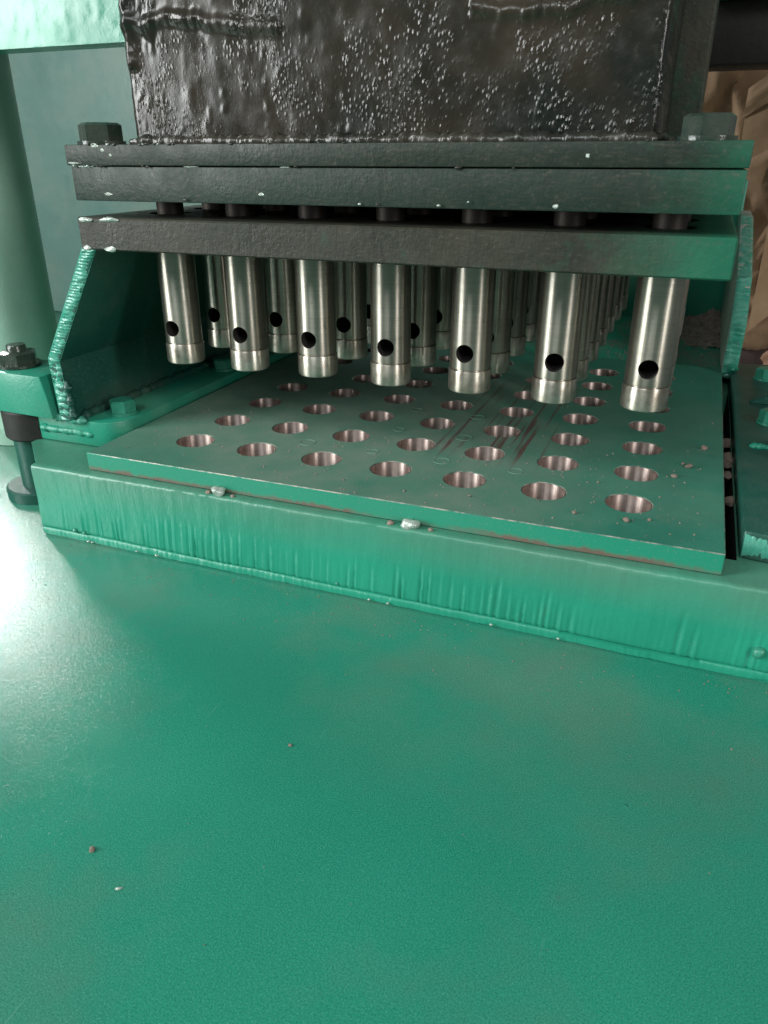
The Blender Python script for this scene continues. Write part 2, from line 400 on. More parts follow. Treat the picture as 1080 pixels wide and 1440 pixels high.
def bead_me(p0, p1, r, seg, lump=.35, seed=0, n=10, pitch=.007):
    """a hand-laid weld bead: overlapping ripples along a line"""
    p0 = Vector(p0); p1 = Vector(p1); d = (p1 - p0); L = d.length; d.normalize()
    up = Vector((0, 0, 1)) if abs(d.z) < .8 else Vector((1, 0, 0))
    s = d.cross(up).normalized(); u = s.cross(d)
    bm = bmesh.new(); rings = []
    for i in range(seg + 1):
        q = i / seg * L
        rr = r * (1 + lump * .55 * (abs(math.sin(math.pi * q / pitch + seed + 3.5 * fbm((q * 55, seed, 4)))) - .5) + .9 * lump * fbm((q * 110, seed, 0)))
        ed = min(q, L - q) / (2.2 * r)
        if ed < 1: rr *= max(.12, math.sqrt(max(0, 1 - (1 - ed) ** 2)))
        cen = p0 + d * q + s * fbm((q * 40, seed + 5, 0)) * r * .25
        rings.append([bm.verts.new(cen + (s * math.cos(2 * math.pi * k / n) + u * math.sin(2 * math.pi * k / n)) * rr * (1 + .3 * fbm((q * 160, math.cos(k) * 1.5, seed)))) for k in range(n)])
    for A, B in zip(rings, rings[1:]):
        for k in range(n): bm.faces.new((A[k], A[(k + 1) % n], B[(k + 1) % n], B[k]))
    bm.faces.new(rings[0][::-1]); bm.faces.new(rings[-1])
    return to_mesh(bm, 'bead')
def cut_strip_me(a0, a1, b0, b1, nrm, seg, pitch, amp, seed=0, nw=6):
    """flat flame-cut strip between the lines a0-a1 and b0-b1, drag lines across it"""
    a0, a1, b0, b1, nrm = map(Vector, (a0, a1, b0, b1, nrm)); L = (a1 - a0).length
    bm = bmesh.new(); prev = None
    for i in range(seg + 1):
        t_ = i / seg; row = []
        for k in range(nw + 1):
            w = k / nw; p = a0.lerp(a1, t_).lerp(b0.lerp(b1, t_), w)
            ph = t_ * L / pitch * 2 * math.pi + w * 2.0 + 3.0 * fbm((t_ * L * 60, w * .6, seed))
            h = amp * (.55 * math.sin(ph) * (.4 + abs(fbm((t_ * L * 50, 3, seed)))) + 1.3 * fbm((t_ * L * 230, w * 1.6, seed + 2)) + 1.2 * fbm((t_ * L * 60, w * 3, seed + 7)))
            if k in (0, nw): h = -.0012
            row.append(bm.verts.new(p + nrm * (h + .0004)))
        if prev:
            for k in range(nw): bm.faces.new((prev[k], prev[k + 1], row[k + 1], row[k]))
        prev = row
    return to_mesh(bm, 'cut')
def blob_me(r, seed, flat=.7, sub=2, amp=.35):
    bm = bmesh.new(); bmesh.ops.create_icosphere(bm, subdivisions=sub, radius=r)
    for v in bm.verts:
        k = 1 + amp * fbm((v.co.x / r + seed * 7.1, v.co.y / r, v.co.z / r), 2)
        v.co = Vector((v.co.x * k, v.co.y * k, v.co.z * k * flat))
    return to_mesh(bm, 'blob')

# ------------------------------------------------------------------ setting
FZ = -.95
fl = box('floor', -4, 4, -3.5, 4, FZ - .1, FZ, 'floor', None, 0); fl['kind'] = 'structure'
tb = box('table_surface', -.9, 1.05, -.62, .80, -.104, -.08, 'table', None, .002); tb['kind'] = 'structure'
stand = empty('machine_stand', 'dark green steel frame stand carrying the machine table', 'stand', (0.1, .1, FZ))
for px in (-.8, .95):
    for py in (-.52, .72):
        box('leg', px - .05, px + .05, py - .05, py + .05, FZ, -.105, 'green_dark', stand, .004)
box('rail', -.74, .89, -.54, -.50, -.26, -.13, 'green_dark', stand, .003)
box('rail', -.74, .89, .70, .74, -.26, -.13, 'green_dark', stand, .003)

# ------------------------------------------------------------------ base block
base = empty('base_block', 'thick green base block with flame-cut front under the perforated plate', 'base block', (.17, .2, -.08))
HOLES = [circle(i * .06, j * .06, .0161) for j in range(7) for i in range(7)]
BH = [circle(i * .06, j * .06, .0172, 20) for j in range(7) for i in range(7)]
out = [(-.1205, -.062), (.56, -.062), (.56, .465), (-.165, .465), (-.165, -.022)]
SLOT = [(.4246, -.032), (.4326, -.032), (.4326, .385), (.4246, .385)]
link('block_body', perforated(out, BH + [SLOT], -.0795, -.0155, 0), ['base', 'bore_shade'], base)
# flame-cut front skin, swept profile with drag grooves running down its lower half
def groove_field():
    rnd = random.Random(5); G = []
    xx = -.115
    while xx < .57:
        dens = .5 + .5 * math.sin(xx * 26 + .4)
        G.append((xx, rnd.uniform(.0009, .0017), rnd.uniform(.3, 1.3) * (1 if rnd.random() < .35 + .5 * dens else .12), rnd.uniform(-.036, -.05)))
        xx += rnd.uniform(.0035, .009)
    return G
GR = groove_field()
prof = [(-.058, -.0152), (-.0645, -.0150), (-.0668, -.0153), (-.0678, -.0163)] + [(-.068, -.0175 - k * .00183) for k in range(30)] + \
       [(-.0676, -.0717), (-.0664, -.0722), (-.0664, -.0726), (-.0678, -.0731), (-.0685, -.0740), (-.0687, -.0765), (-.0688, -.0785), (-.0676, -.0790), (-.0676, -.0797)]
NX = 900; x0b, x1b = -.122, .562
bm = bmesh.new(); rows = []
gi = 0
for i in range(NX + 1):
    xx = x0b + (x1b - x0b) * i / NX
    near = [g for g in GR if abs(g[0] - xx) < .006]
    r = []
    for (py, pz) in prof:
        dy = 0
        if -.0722 < pz < -.0165:
            for gx, gw, gd, gtop in near:
                a = (xx - gx - .05 * (pz + .05)) / gw
                dep = max(0, min(1, (gtop - pz) / .018))
                dy += .0009 * gd * dep * (math.exp(-a * a) - .65 * math.exp(-(a - 1.5) ** 2))
            dy += .0006 * fbm((xx * 12, pz * 20, 3)) + .00025 * fbm((xx * 90, pz * 25, 8))
            dy -= .0012 * max(0, min(1, (-.045 - pz) / .02)) * (.5 + fbm((xx * 9, 1, 4)))
        elif pz <= -.0722:
            dy -= .0006 * fbm((xx * 60, pz * 100, 2)) + .0005 * abs(fbm((xx * 200, 0, 9)))
            if .33 < xx < .42 and pz > -.0735: dy += .002
        else:
            dy += .0007 * fbm((xx * 50, pz * 60, 6))
        zz = pz + (.0004 * fbm((xx * 70, 0, 1)) if pz > -.016 else 0)
        if pz < -.07: zz = pz + .0009 * fbm((xx * 7, 0, 2)) * (1 if pz > -.079 else 0)
        r.append(bm.verts.new((xx - (.0 if i else -.001), py + dy, zz)))
    rows.append(r)
for A, B in zip(rows, rows[1:]):
    for k in range(len(prof) - 1): bm.faces.new((A[k], B[k], B[k + 1], A[k + 1]))
# left end and back closure
for r_ in (rows[0], rows[-1]):
    bk = [bm.verts.new((r_[0].co.x, -.0615, r_[0].co.z)), bm.verts.new((r_[0].co.x, -.0615, -.0797))]
    try: bm.faces.new(r_ + [bk[1], bk[0]])
    except Exception: pass
link('flame_cut_front', to_mesh(bm, 'front'), 'base', base, 50)
# notches torch-cut into the corner, spatter and tacks
for k, (tx, tz, tr) in enumerate([(.0616, -.0125, .0055), (.2189, -.0135, .0062)]):
    o = link('weld_tack', blob_me(tr, k + 3, .75, 3, .4), 'tack_and_glint', base, 80); o.location = Vector((tx, -.0625, tz)) - Vector(base.location) * 0
    for q in range(3):
        o2 = link('spatter_and_glint', blob_me(tr * random.uniform(.22, .42), k * 9 + q, .8, 2, .4), ['grit'], base, 80)
        o2.location = (tx + random.choice((-1, 1)) * random.uniform(.007, .02), -.0635, -.0142)
for tx, tz, tr in [(.452, -.0576, .0042), (-.085, -.070, .0022), (-.075, -.0705, .0018), (.163, -.0700, .0014)]:
    o = link('spatter_and_glint', blob_me(tr, int(tx * 900), .9, 2, .3), 'bolt_green', base, 80); o.location = (tx, -.0685, tz)
for tx in (-.07, -.066, -.02, .0, .19, .205, .283, .33):
    o = link('spatter_and_glint', blob_me(random.uniform(.0010, .0018), int(tx * 999) + 3, .7, 2, .3), 'tack_and_glint', base, 80); o.location = (tx, -.0708, -.0768)

# ------------------------------------------------------------------ die plate
dout = [(-.068, -.058), (.423, -.058), (.424, .428), (-.068, .428)]
die = link('die_plate', perforated(dout, HOLES, -.0150, 0.0, .0006, 1, 2), ['die', 'bore', 'rim'], None, 35)
tag(die, 'dusty green perforated steel plate with rows of round holes on the base block', 'perforated plate')
for (i, j) in [(2.5, 1.5), (2.5, .5), (1.5, .5), (3.5, 1.5), (2.5, 2.5), (3.5, 2.5), (1.5, 3.5), (3.5, .5), (4.5, 4.5), (4.5, .5)]:
    bm = bmesh.new(); A = []; rr0 = .0052 + .0012 * math.sin(i * 9 + j)
    for r, zz in ((rr0, .00005), (rr0 + .0005, .0004), (rr0 + .0011, .00005)):
        A.append([bm.verts.new((r * math.cos(k * math.pi / 16), r * math.sin(k * math.pi / 16), zz)) for k in range(32)])
    for a in range(2):
        for k in range(32): bm.faces.new((A[a][k], A[a][(k + 1) % 32], A[a + 1][(k + 1) % 32], A[a + 1][k]))
    o = link('drill_mark', to_mesh(bm, 'drill_mark'), 'die', die, 50); o.location = (i * .06 + .004 * math.sin(j * 5), j * .06, 0)
liner = None
for j in range(7):
    for i in range(7):
        if liner is None:
            n = 40; bm = bmesh.new()
            rg = []
            for r, zz in ((.01565, -.0005), (.01565, -.06), (.01605, -.06), (.01605, -.0005)):
                rg.append([bm.verts.new((r * math.cos(2 * math.pi * k / n), r * math.sin(2 * math.pi * k / n), zz)) for k in range(n)])
            for a in range(4):
                A, B = rg[a], rg[(a + 1) % 4]
                for k in range(n): bm.faces.new((A[k], A[(k + 1) % n], B[(k + 1) % n], B[k]))
            me = to_mesh(bm, 'liner'); me.materials.append(M['bore']); smooth_by(me, 40); liner = me
        o = bpy.data.objects.new('bore_liner', liner); COL.objects.link(o); o.parent = die; o.location = (i * .06, j * .06, 0)

# ------------------------------------------------------------------ ram assembly
YF = -.058
ram = empty('press_ram', 'black glossy ram with welded clamp plate and steel punches above the perforated plate', 'press ram', (.18, .1, .2295))
# ram block: lumpy relief on the front, real geometry
nx, nz = 230, 170
bm = bmesh.new()
xa, xb, za, zb, yf, yb = .0025, .348, .2297, .60, -.035, .40
zs = [za + (zb - za) * (k / nz) ** 1.35 for k in range(nz + 1)]
grid = []
for i in range(nx + 1):
    u = i / nx; xx = xa + (xb - xa) * u; col = []
    for zz in zs:
        h = .0006 * fbm((xx * 22, 0, zz * 16), 3) + .0004 * max(0, fbm((xx * 90, 3, zz * 50), 2)) + .0013 * max(0, fbm((xx * 190, 7, zz * 95), 2) - .42)
        # scaly ridge where a patch was welded in higher up
        rz = zz - (.298 + .004 * math.sin(xx * 40) + .003 * fbm((xx * 60, 1, 0)))
        if xx < .12 or xx > .24: h += .0045 * math.exp(-(rz / .004) ** 2) * (.6 + .6 * abs(fbm((xx * 160, 5, 2))))
        h *= min(1, (zz - za) / .006)
        e = min(u, 1 - u) * (xb - xa)
        dy = 0
        if e < .005: dy = .005 - math.sqrt(max(0, .005 ** 2 - (.005 - e) ** 2))
        if u < .08 and zz > .275: h += .003 * max(0, fbm((xx * 90, 2, zz * 60), 3)) + .002 * math.exp(-((xx - .009) / .004) ** 2) * (1 + fbm((0, 5, zz * 120)))
        dx = 0
        if e < .003: dx = .0012 * fbm((0, 9, zz * 50)) * (-1 if u < .5 else 1)
        col.append(bm.verts.new((xx + dx, yf + dy - h, zz)))
    grid.append(col)
for A, B in zip(grid, grid[1:]):
    for k in range(nz): bm.faces.new((A[k], B[k], B[k + 1], A[k + 1]))
for colv, sgn in ((grid[0], 1), (grid[-1], -1)):
    back = [bm.verts.new((v.co.x, yb, v.co.z)) for v in colv]
    for k in range(nz): bm.faces.new((colv[k], colv[k + 1], back[k + 1], back[k]))
    if sgn == 1: bl = back
    else: br = back
bm.faces.new([c[-1] for c in grid] + [br[-1], bl[-1]])
bm.faces.new([c[0] for c in grid] + [br[0], bl[0]])
bm.faces.new([bl[0], bl[-1], br[-1], br[0]])
link('ram_block', to_mesh(bm, 'ram'), 'ram', ram, 60)
box('guide_plate', .22, .3665, .06, .10, .2297, .60, 'guide', ram, .002)
link('weld_bead', bead_me((.000, -.0375, .2312), (.350, -.0375, .2308), .0036, 330, .55, 2, 10, .0115), 'bead', ram, 70)
link('weld_bead', bead_me((.350, -.036, .2308), (.350, .38, .2308), .003, 120, .5, 7, 8, .012), 'bead', ram, 70)
box('clamp_plate', -.0405, .3965, YF + .001, .415, .2166, .2296, 'plate_top', ram, .0009)
box('punch_holder_plate', -.0385, .3960, YF + .0025, .415, .1940, .2160, 'plate_mid', ram, .0009)
bolt('hex_bolt', (.3738, -.040, .2297), .0235, .0105, 'bolt_dark', ram, .25)
bolt('hex_bolt', (-.0215, -.040, .2297), .0255, .0115, 'bolt_dark', ram, .5)
bolt('hex_bolt', (.3728, .38, .2297), .0255, .0115, 'bolt_dark', ram, .9)
# weld spatter on the plate edges, then modelled glints
rs = random.Random(21)
for k in range(34):
    px = rs.choice([rs.uniform(-.03, .37), rs.uniform(-.035, .05)])
    pz = rs.choice([.2296, .2296, .2163, .2163, .1958, .1958, rs.uniform(.196, .229)])
    o = link('spatter_and_glint', blob_me(rs.uniform(.0004, .0012), k, .8, 2, .5), 'tack_and_glint' if rs.random() < .3 else 'bead', ram, 80)
    o.location = (px, YF + .001, pz); o.scale = (rs.uniform(.8, 2.0), .8, rs.uniform(.7, 1.2))
for k, (px, pz, w_, h_) in enumerate([(-.034, .2180, .0045, .0008), (-.026, .2162, .0070, .0007), (-.008, .2262, .0016, .0012), (-.014, .2290, .0030, .0014), (-.002, .2232, .0012, .0010), (-.010, .1985, .0034, .0012), (.112, .2000, .0022, .0012), (.06, .2161, .0060, .0005), (.13, .2161, .0040, .0005), (.30, .1968, .0016, .0012), (.315, .2225, .0014, .0012)]):
    o = link('spatter_and_glint', blob_me(1.0, k + 70, 1.0, 2, .5), 'tack_and_glint', ram, 80); o.location = (px, YF + (.0012 if pz > .2163 else .0027), pz); o.scale = (w_, .0006, h_)  # pale flattened blobs standing in for white highlights on the plates
# punches
def punch_mesh():
    prof = [(.0135, .0857), (.0135, .0868), (.01445, .0870), (.01455, .0876), (.01455, .1805), (.0100, .1812)]
    me = lathe_me(prof, 64)
    o = bpy.data.objects.new('tmp', me); COL.objects.link(o)
    cm = lathe_me([(.0063, -.03), (.0063, 0.0)], 32)
    c = bpy.data.objects.new('tmpc', cm); COL.objects.link(c)
    c.matrix_world = Matrix.Translation((0, 0.008, .0985)) @ Matrix.Rotation(math.radians(-90), 4, 'X') @ Matrix.Translation((0, 0, 0))
    bpy.context.view_layer.update()
    md = o.modifiers.new('b', 'BOOLEAN'); md.object = c; md.solver = 'EXACT'; md.operation = 'DIFFERENCE'
    dg = bpy.context.evaluated_depsgraph_get()
    res = bpy.data.meshes.new_from_object(o.evaluated_get(dg))
    bpy.data.objects.remove(o); bpy.data.objects.remove(c)
    res.materials.clear(); res.materials.append(M['steel']); res.materials.append(M['bore_shade'])
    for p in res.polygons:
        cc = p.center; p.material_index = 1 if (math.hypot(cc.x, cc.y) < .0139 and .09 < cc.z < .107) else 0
    smooth_by(res, 30)
    return res
PM = punch_mesh()
NM = lathe_me([(.0100, .1808), (.0100, .1938)], 32); NM.materials.append(M['neck']); smooth_by(NM, 40)
TM = lathe_me([(.0140, .0703), (.0147, .0709), (.01505, .0722), (.01505, .0852), (.0148, .0859), (.0142, .0860)], 64)
TM.materials.append(M['tip']); smooth_by(TM, 30)
rp = random.Random(4)
for j in range(7):
    for i in range(7):
        p = bpy.data.objects.new('punch', PM); COL.objects.link(p); p.parent = ram
        p.location = Vector((i * .06, j * .06, rp.uniform(-.0006, .0006))) - Vector(ram.location)
        p.rotation_euler = (rp.uniform(-.004, .004), rp.uniform(-.004, .004), rp.uniform(-.09, .09))
        for nm_, me_ in (('punch_tip', TM), ('punch_neck', NM)):
            q = bpy.data.objects.new(nm_, me_); COL.objects.link(q); q.parent = p

# ------------------------------------------------------------------ stripper frame with its feet
sf = empty('stripper_frame', 'dark stripper plate on a bent green side plate, pierced by the steel punches', 'stripper frame', (.18, .1, -.015))
SH = [circle(i * .06, j * .06, .0153, 24) for j in range(7) for i in range(7)]
me = perforated([(-.0385, YF), (.3975, YF), (.3975, .42), (-.0385, .42)], SH, .1612, .1832, .0010)
link('stripper_plate', me, ['stripper', 'bore_shade'], sf, 35)
for a, b_, c_ in [((-.030, YF, .1815), .010, 1), ((-.010, YF, .1822), .012, 2), ((-.033, YF, .1625), .005, 3), ((-.012, YF, .1622), .008, 4)]:
    o = link('spatter_and_glint', blob_me(.0026, c_ + 40, .8, 3, .6), 'tack_and_glint', sf, 80); o.location = a; o.scale = (b_ / .0026 * .6, .5, .8)  # flattened pale blobs model the highlights along the stripper's left end
# bent side plate: vertical leg, then leaning in to the stripper plate; thick flame-cut front edge
def sheared_plate(front, back):
    bm = bmesh.new(); F = [bm.verts.new(p) for p in front]; B = [bm.verts.new(p) for p in back]
    n = len(F)
    bm.faces.new((F[0], F[1], F[4], F[5])); bm.faces.new((F[1], F[2], F[3], F[4]))
    bm.faces.new((B[5], B[4], B[1], B[0])); bm.faces.new((B[4], B[3], B[2], B[1]))
    for k in range(n): bm.faces.new((F[k], B[k], B[(k + 1) % n], F[(k + 1) % n]))
    bmesh.ops.recalc_face_normals(bm, faces=bm.faces); bevel_bm(bm, .0008)
    return to_mesh(bm, 'side_plate')
sec = [(-.1285, .0088, -.018), (-.1285, .0640, -.020), (-.0480, .1609, -.047), (-.0350, .1609, -.047), (-.1165, .0625, -.020), (-.1165, .0088, -.018)]
link('side_plate', sheared_plate([(a, c_, b_) for a, b_, c_ in sec], [(a, .44, b_) for a, b_, c_ in sec]), 'green_dark', sf, 30)
# drag lines of the torch cut on its front edge
nv = Vector((0, -.0969, -.027)).normalized()
link('torch_cut_edge', cut_strip_me((-.1289, -.0203, .0640), (-.0482, -.0473, .1609), (-.1161, -.0203, .0625), (-.0346, -.0473, .1609), nv, 280, .0034, .0008, 1), 'cutedge', sf, 60)
link('torch_cut_edge', cut_strip_me((-.1289, -.0183, .010), (-.1289, -.0203, .0640), (-.1161, -.0183, .010), (-.1161, -.0203, .0625), (0, -1, 0), 120, .006, .0016, 5), 'cutedge', sf, 60)
# left foot with rounded toe, ear for the tie post, weld between foot and plate
toe = [(-.162, -.012), (-.090, -.012), (-.082, -.006), (-.0735, .002), (-.0715, .010), (-.0715, .45), (-.162, .45)]
bm = bmesh.new(); f = bm.faces.new([bm.verts.new((a, b_, -.0149)) for a, b_ in toe])
r = bmesh.ops.extrude_face_region(bm, geom=[f])
for g in r['geom']:
    if isinstance(g, bmesh.types.BMVert): g.co.z = .0085
bmesh.ops.recalc_face_normals(bm, faces=bm.faces); bevel_bm(bm, .0012)
link('foot_plate', to_mesh(bm, 'foot'), 'green', sf, 35)
me = extrude_poly([(-.205, .0105), (-.1335, .0095), (-.1365, .030), (-.1405, .0475), (-.205, .0478)], 'y', -.022, .03, .0014)
link('ear', me, 'green', sf, 30)
link('weld_bead', bead_me((-.142, -.014, .010), (-.104, -.013, .009), .0036, 60, .5, 3, 12, .009), 'cutedge', sf, 70)
link('weld_bead', bead_me((-.1135, -.017, .010), (-.1140, -.0185, .046), .0032, 70, .6, 5, 12, .010), 'green_dark', sf, 70)
link('weld_bead', bead_me((-.115, -.012, .0095), (-.115, .42, .0095), .0045, 140, .5, 9, 10, .011), 'green_dark', sf, 70)
link('weld_bead', bead_me((-.161, -.0118, -.003), (-.100, -.0112, -.004), .0030, 80, .35, 13, 12, .016), 'green', sf, 70)
for k, py in enumerate((.020, .19, .36)):
    bolt('hex_bolt', (-.0905, py, .0086), .021, .0105, 'bolt_green', sf, .3 + k)
# right foot: plate lying beside the die plate, its outer part runs out of the frame
rf = [(.4335, -.028), (.441, -.0295), (.56, -.040), (.56, .455), (.4325, .44)]
bm = bmesh.new(); f = bm.faces.new([bm.verts.new((a, b_, -.0149)) for a, b_ in rf])
r = bmesh.ops.extrude_face_region(bm, geom=[f])
for g in r['geom']:
    if isinstance(g, bmesh.types.BMVert): g.co.z = .0045
bmesh.ops.recalc_face_normals(bm, faces=bm.faces); bevel_bm(bm, .0016)
link('foot_plate', to_mesh(bm, 'footr'), 'green_dark', sf, 35)
link('torch_cut_edge', cut_strip_me((.4345, -.0288, -.0140), (.556, -.0403, -.0140), (.4345, -.0286, .0036), (.556, -.0401, .0036), (0, -1, 0), 260, .0030, .0005, 3), 'cutedge', sf, 60)
for k, (px, py) in enumerate([(.466, .375), (.4625, .215), (.469, .12)]):
    bolt('hex_bolt', (px, py, .0046), .019, .010, 'bolt_green', sf, .2 + k * .7)
# gussets standing on the right foot, welded along their feet
for (px, py, ln, hh, k) in [(.446, .275, .10, .055, 1), (.444, .145, .10, .02, 2)]:
    me = extrude_poly([(px, .0046), (px + ln, .0046), (px + ln, .0046 + hh)], 'y', py, py + .008, .0008)
    link('gusset', me, 'green_dark', sf, 30)
    if k == 2: link('weld_bead', bead_me((px - .002, py - .002, .005), (px + ln, py - .002, .005), .0028, 120, .6, 30 + k, 10, .008), 'green', sf, 70)
link('weld_bead', bead_me((.4325, .44, .004), (.4335, .39, .008), .004, 40, .6, 17, 10, .008), 'green', sf, 70)
box('cross_bar', -.06, .40, .424, .44, .1618, .182, 'green_dark', sf, .001)

# ------------------------------------------------------------------ tie post at the left
tp = empty('tie_post', 'short dark green tie post with flange and nuts left of the base block', 'post', (-.184, .006, -.08))
link('flange', lathe_me([(.034, -.0798), (.034, -.0705), (.032, -.0690)], 48, -.190, .006), 'green_dark', tp, 35)
link('post_shaft', lathe_me([(.019, -.069), (.019, -.015)], 40, -.190, .006), 'green_dark', tp, 35)
link('collar', lathe_me([(.027, -.018), (.0285, -.016), (.0285, .0085), (.027, .0102)], 40, -.184, .006), 'black', tp, 35)
o = link('nut', hex_bolt_me(.030, .011, True, .2), 'bolt_dark', tp, 30); o.location = (-.188, .004, .0482)
link('stud', lathe_me([(.0085, .058), (.0085, .066), (.0078, .0672)], 24, -.188, .004), 'bolt_dark', tp, 35)

# ------------------------------------------------------------------ press frame
pf = empty('press_housing', 'green press housing with round column, overhanging head and rear panel behind the ram', 'press housing', (-.2, .4, -.08))
link('column', lathe_me([(.060, -.0795), (.060, -.066), (.048, -.064), (.048, .60)], 64, -.345, .15), 'green_hazed', pf, 35)
# head plate with thick textured paint
bm = bmesh.new(); nx2, nz2 = 150, 110; grid = []
for i in range(nx2 + 1):
    xx = -.42 + (.415) * i / nx2; col = []
    for k in range(nz2 + 1):
        zz = .2985 + .30 * (k / nz2) ** 1.4
        h = .0005 * max(0, fbm((xx * 130, 4, zz * 70), 3)) + .0003 * fbm((xx * 25, 1, zz * 25))
        h *= min(1, k / 4)
        col.append(bm.verts.new((xx, .02 - h, zz)))
    grid.append(col)
for A, B in zip(grid, grid[1:]):
    for k in range(nz2): bm.faces.new((A[k], B[k], B[k + 1], A[k + 1]))
b0 = [bm.verts.new((-.42, .045, .2985)), bm.verts.new((-.005, .045, .2985)), bm.verts.new((-.42, .045, .5985)), bm.verts.new((-.005, .045, .5985))]
bm.faces.new([c[0] for c in grid] + [b0[1], b0[0]])
bm.faces.new([c[-1] for c in grid] + [b0[3], b0[2]])
bm.faces.new(grid[0] + [b0[2], b0[0]]); bm.faces.new(grid[-1] + [b0[3], b0[1]])
bm.faces.new([b0[0], b0[1], b0[3], b0[2]])
link('head', to_mesh(bm, 'head'), 'head', pf, 50)
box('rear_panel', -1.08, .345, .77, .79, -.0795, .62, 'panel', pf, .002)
box('cross_beam', .345, 1.0, .70, .79, .327, .398, 'black', pf, .003)  # dark beam, its shade put into the near-black colour
box('cross_beam', .345, 1.0, .66, .79, .3985, .50, 'green_clean', pf, .003)
box('beam_post', .93, 1.0, .69, .79, -.0795, .327, 'green_dark', pf, .003)

# ------------------------------------------------------------------ rear chute
ch = empty('rear_chute', 'green open chute with dusty side wall behind the perforated plate', 'chute', (.2, .6, -.08))
box('chute_floor', -.08, .428, .432, .748, -.035, -.006, 'green_floor', ch, .001)
box('back_wall', -.08, .428, .75, .762, -.035, .19, 'green', ch, .001)
me = extrude_poly([(.445, -.0145), (.405, -.006), (.395, .055), (.455, .098), (.66, .148), (.762, .15), (.762, -.035), (.467, -.035)], 'x', .4235, .4385, .0012)
link('side_wall', me, 'dustwall_lit', ch, 30)
box('trestle', -.06, -.03, .47, .74, -.0795, -.0355, 'green_dark', ch, .001)
box('trestle', .37, .40, .47, .74, -.0795, -.0355, 'green_dark', ch, .001)
# front edge of the side wall, torch cut
for k, (a, b_) in enumerate([((.404, -.004), (.394, .055)), ((.394, .055), (.454, .098)), ((.454, .098), (.66, .148))]):
    nv = Vector((0, -(b_[1] - a[1]), b_[0] - a[0])).normalized()
    link('torch_cut_edge', cut_strip_me((.4232, *a), (.4232, *b_), (.4388, *a), (.4388, *b_), nv, 120, .007, .0008, 60 + k), 'cutedge', ch, 60)
# dust heap (loose powder, nobody could count it)
bm = bmesh.new(); n = 70; g = []
for i in range(n + 1):
    row = []
    for k in range(n + 1):
        xx = .30 + .128 * i / n; yy = .56 + .188 * k / n
        u = i / n; v = k / n
        h = .020 * max(0, u - .35) ** 1.3 * (.25 + v) + .006 * max(0, v - .8) * 3
        h *= .7 + .8 * fbm((xx * 60, yy * 60, 1)) + .3
        h += .004 * max(0, fbm((xx * 200, yy * 200, 2))) * (1 if h > .002 else 0)
        h -= .0012
        row.append(bm.verts.new((xx, yy, -.006 + h)))
    g.append(row)
for A, B in zip(g, g[1:]):
    for k in range(n): bm.faces.new((A[k], B[k], B[k + 1], A[k + 1]))
dh = link('dust_heap', to_mesh(bm, 'dust'), 'dust', None, 60); dh['kind'] = 'stuff'
tag(dh, 'heap of loose brown dust against the chute side wall', 'dust')

# ------------------------------------------------------------------ crumbs
GM = [blob_me(1.0, s, .75, 2, .55) for s in range(4)]
for me in GM: me.materials.append(M['grit']); smooth_by(me, 50)
die_c = [(.3611, -.0315, .0036), (.3756, -.0246, .0022), (.3267, -.0316, .0025), (.3973, .0859, .0042), (.4082, .1347, .0042), (.3878, .0619, .0034), (.393, .092, .0024),
         (.252, -.030, .0018), (.155, -.035, .0014), (.205, -.038, .0016), (.13, -.032, .0012), (.30, -.02, .0012), (.335, .03, .0016), (.12, .03, .0012)]
for k, (px, py, r) in enumerate(die_c):
    o = bpy.data.objects.new('grit_crumb', GM[k % 4]); COL.objects.link(o)
    r *= .6
    o.location = (px, py, r * .62); o.scale = (r * 1.1, r * .9, r); o.rotation_euler = (0, 0, k * 1.3)
    tag(o, 'tiny brown grit crumb lying on the perforated plate', 'crumb', 'grit crumbs on the perforated plate')
for k, (px, py, r) in enumerate([(.1516, -.3263, .0015), (.2066, -.2277, .0010)]):
    o = bpy.data.objects.new('grit_crumb', GM[(k + 1) % 4]); COL.objects.link(o)
    o.location = (px, py, -.08 + r * .62); o.scale = (r, r, r); o.rotation_euler = (0, 0, k)
    tag(o, ['round brown grit crumb on the bare green table', 'speck of grit on the green table nearer the base block'][k], 'crumb')
o = link('paint_chip', blob_me(.0011, 8, .3, 2, .4), 'tack_and_glint', None, 60); o.location = (.1774, -.339, -.0797); o.scale = (1.5, .6, 1); o.rotation_euler = (0, 0, .6)
tag(o, 'small white paint chip lying on the green table', 'paint chip')
rs = random.Random(77)
for k, (py, r) in enumerate([(.118, .0042), (.150, .0031), (.158, .0044), (.205, .0036), (.062, .0030)]):
    o = bpy.data.objects.new('grit_crumb', GM[k % 4]); COL.objects.link(o); o.location = (.4286 + .0008 * math.sin(k * 7), py, -.0135 - .002 * (k % 2)); o.scale = (.0042, r * 1.4, r * .8); o.rotation_euler = (.4 * k, 0, .3 * math.sin(k))
    tag(o, 'grit crumb wedged in the slot between perforated plate and right foot plate', 'crumb', 'grit crumbs in the slot')
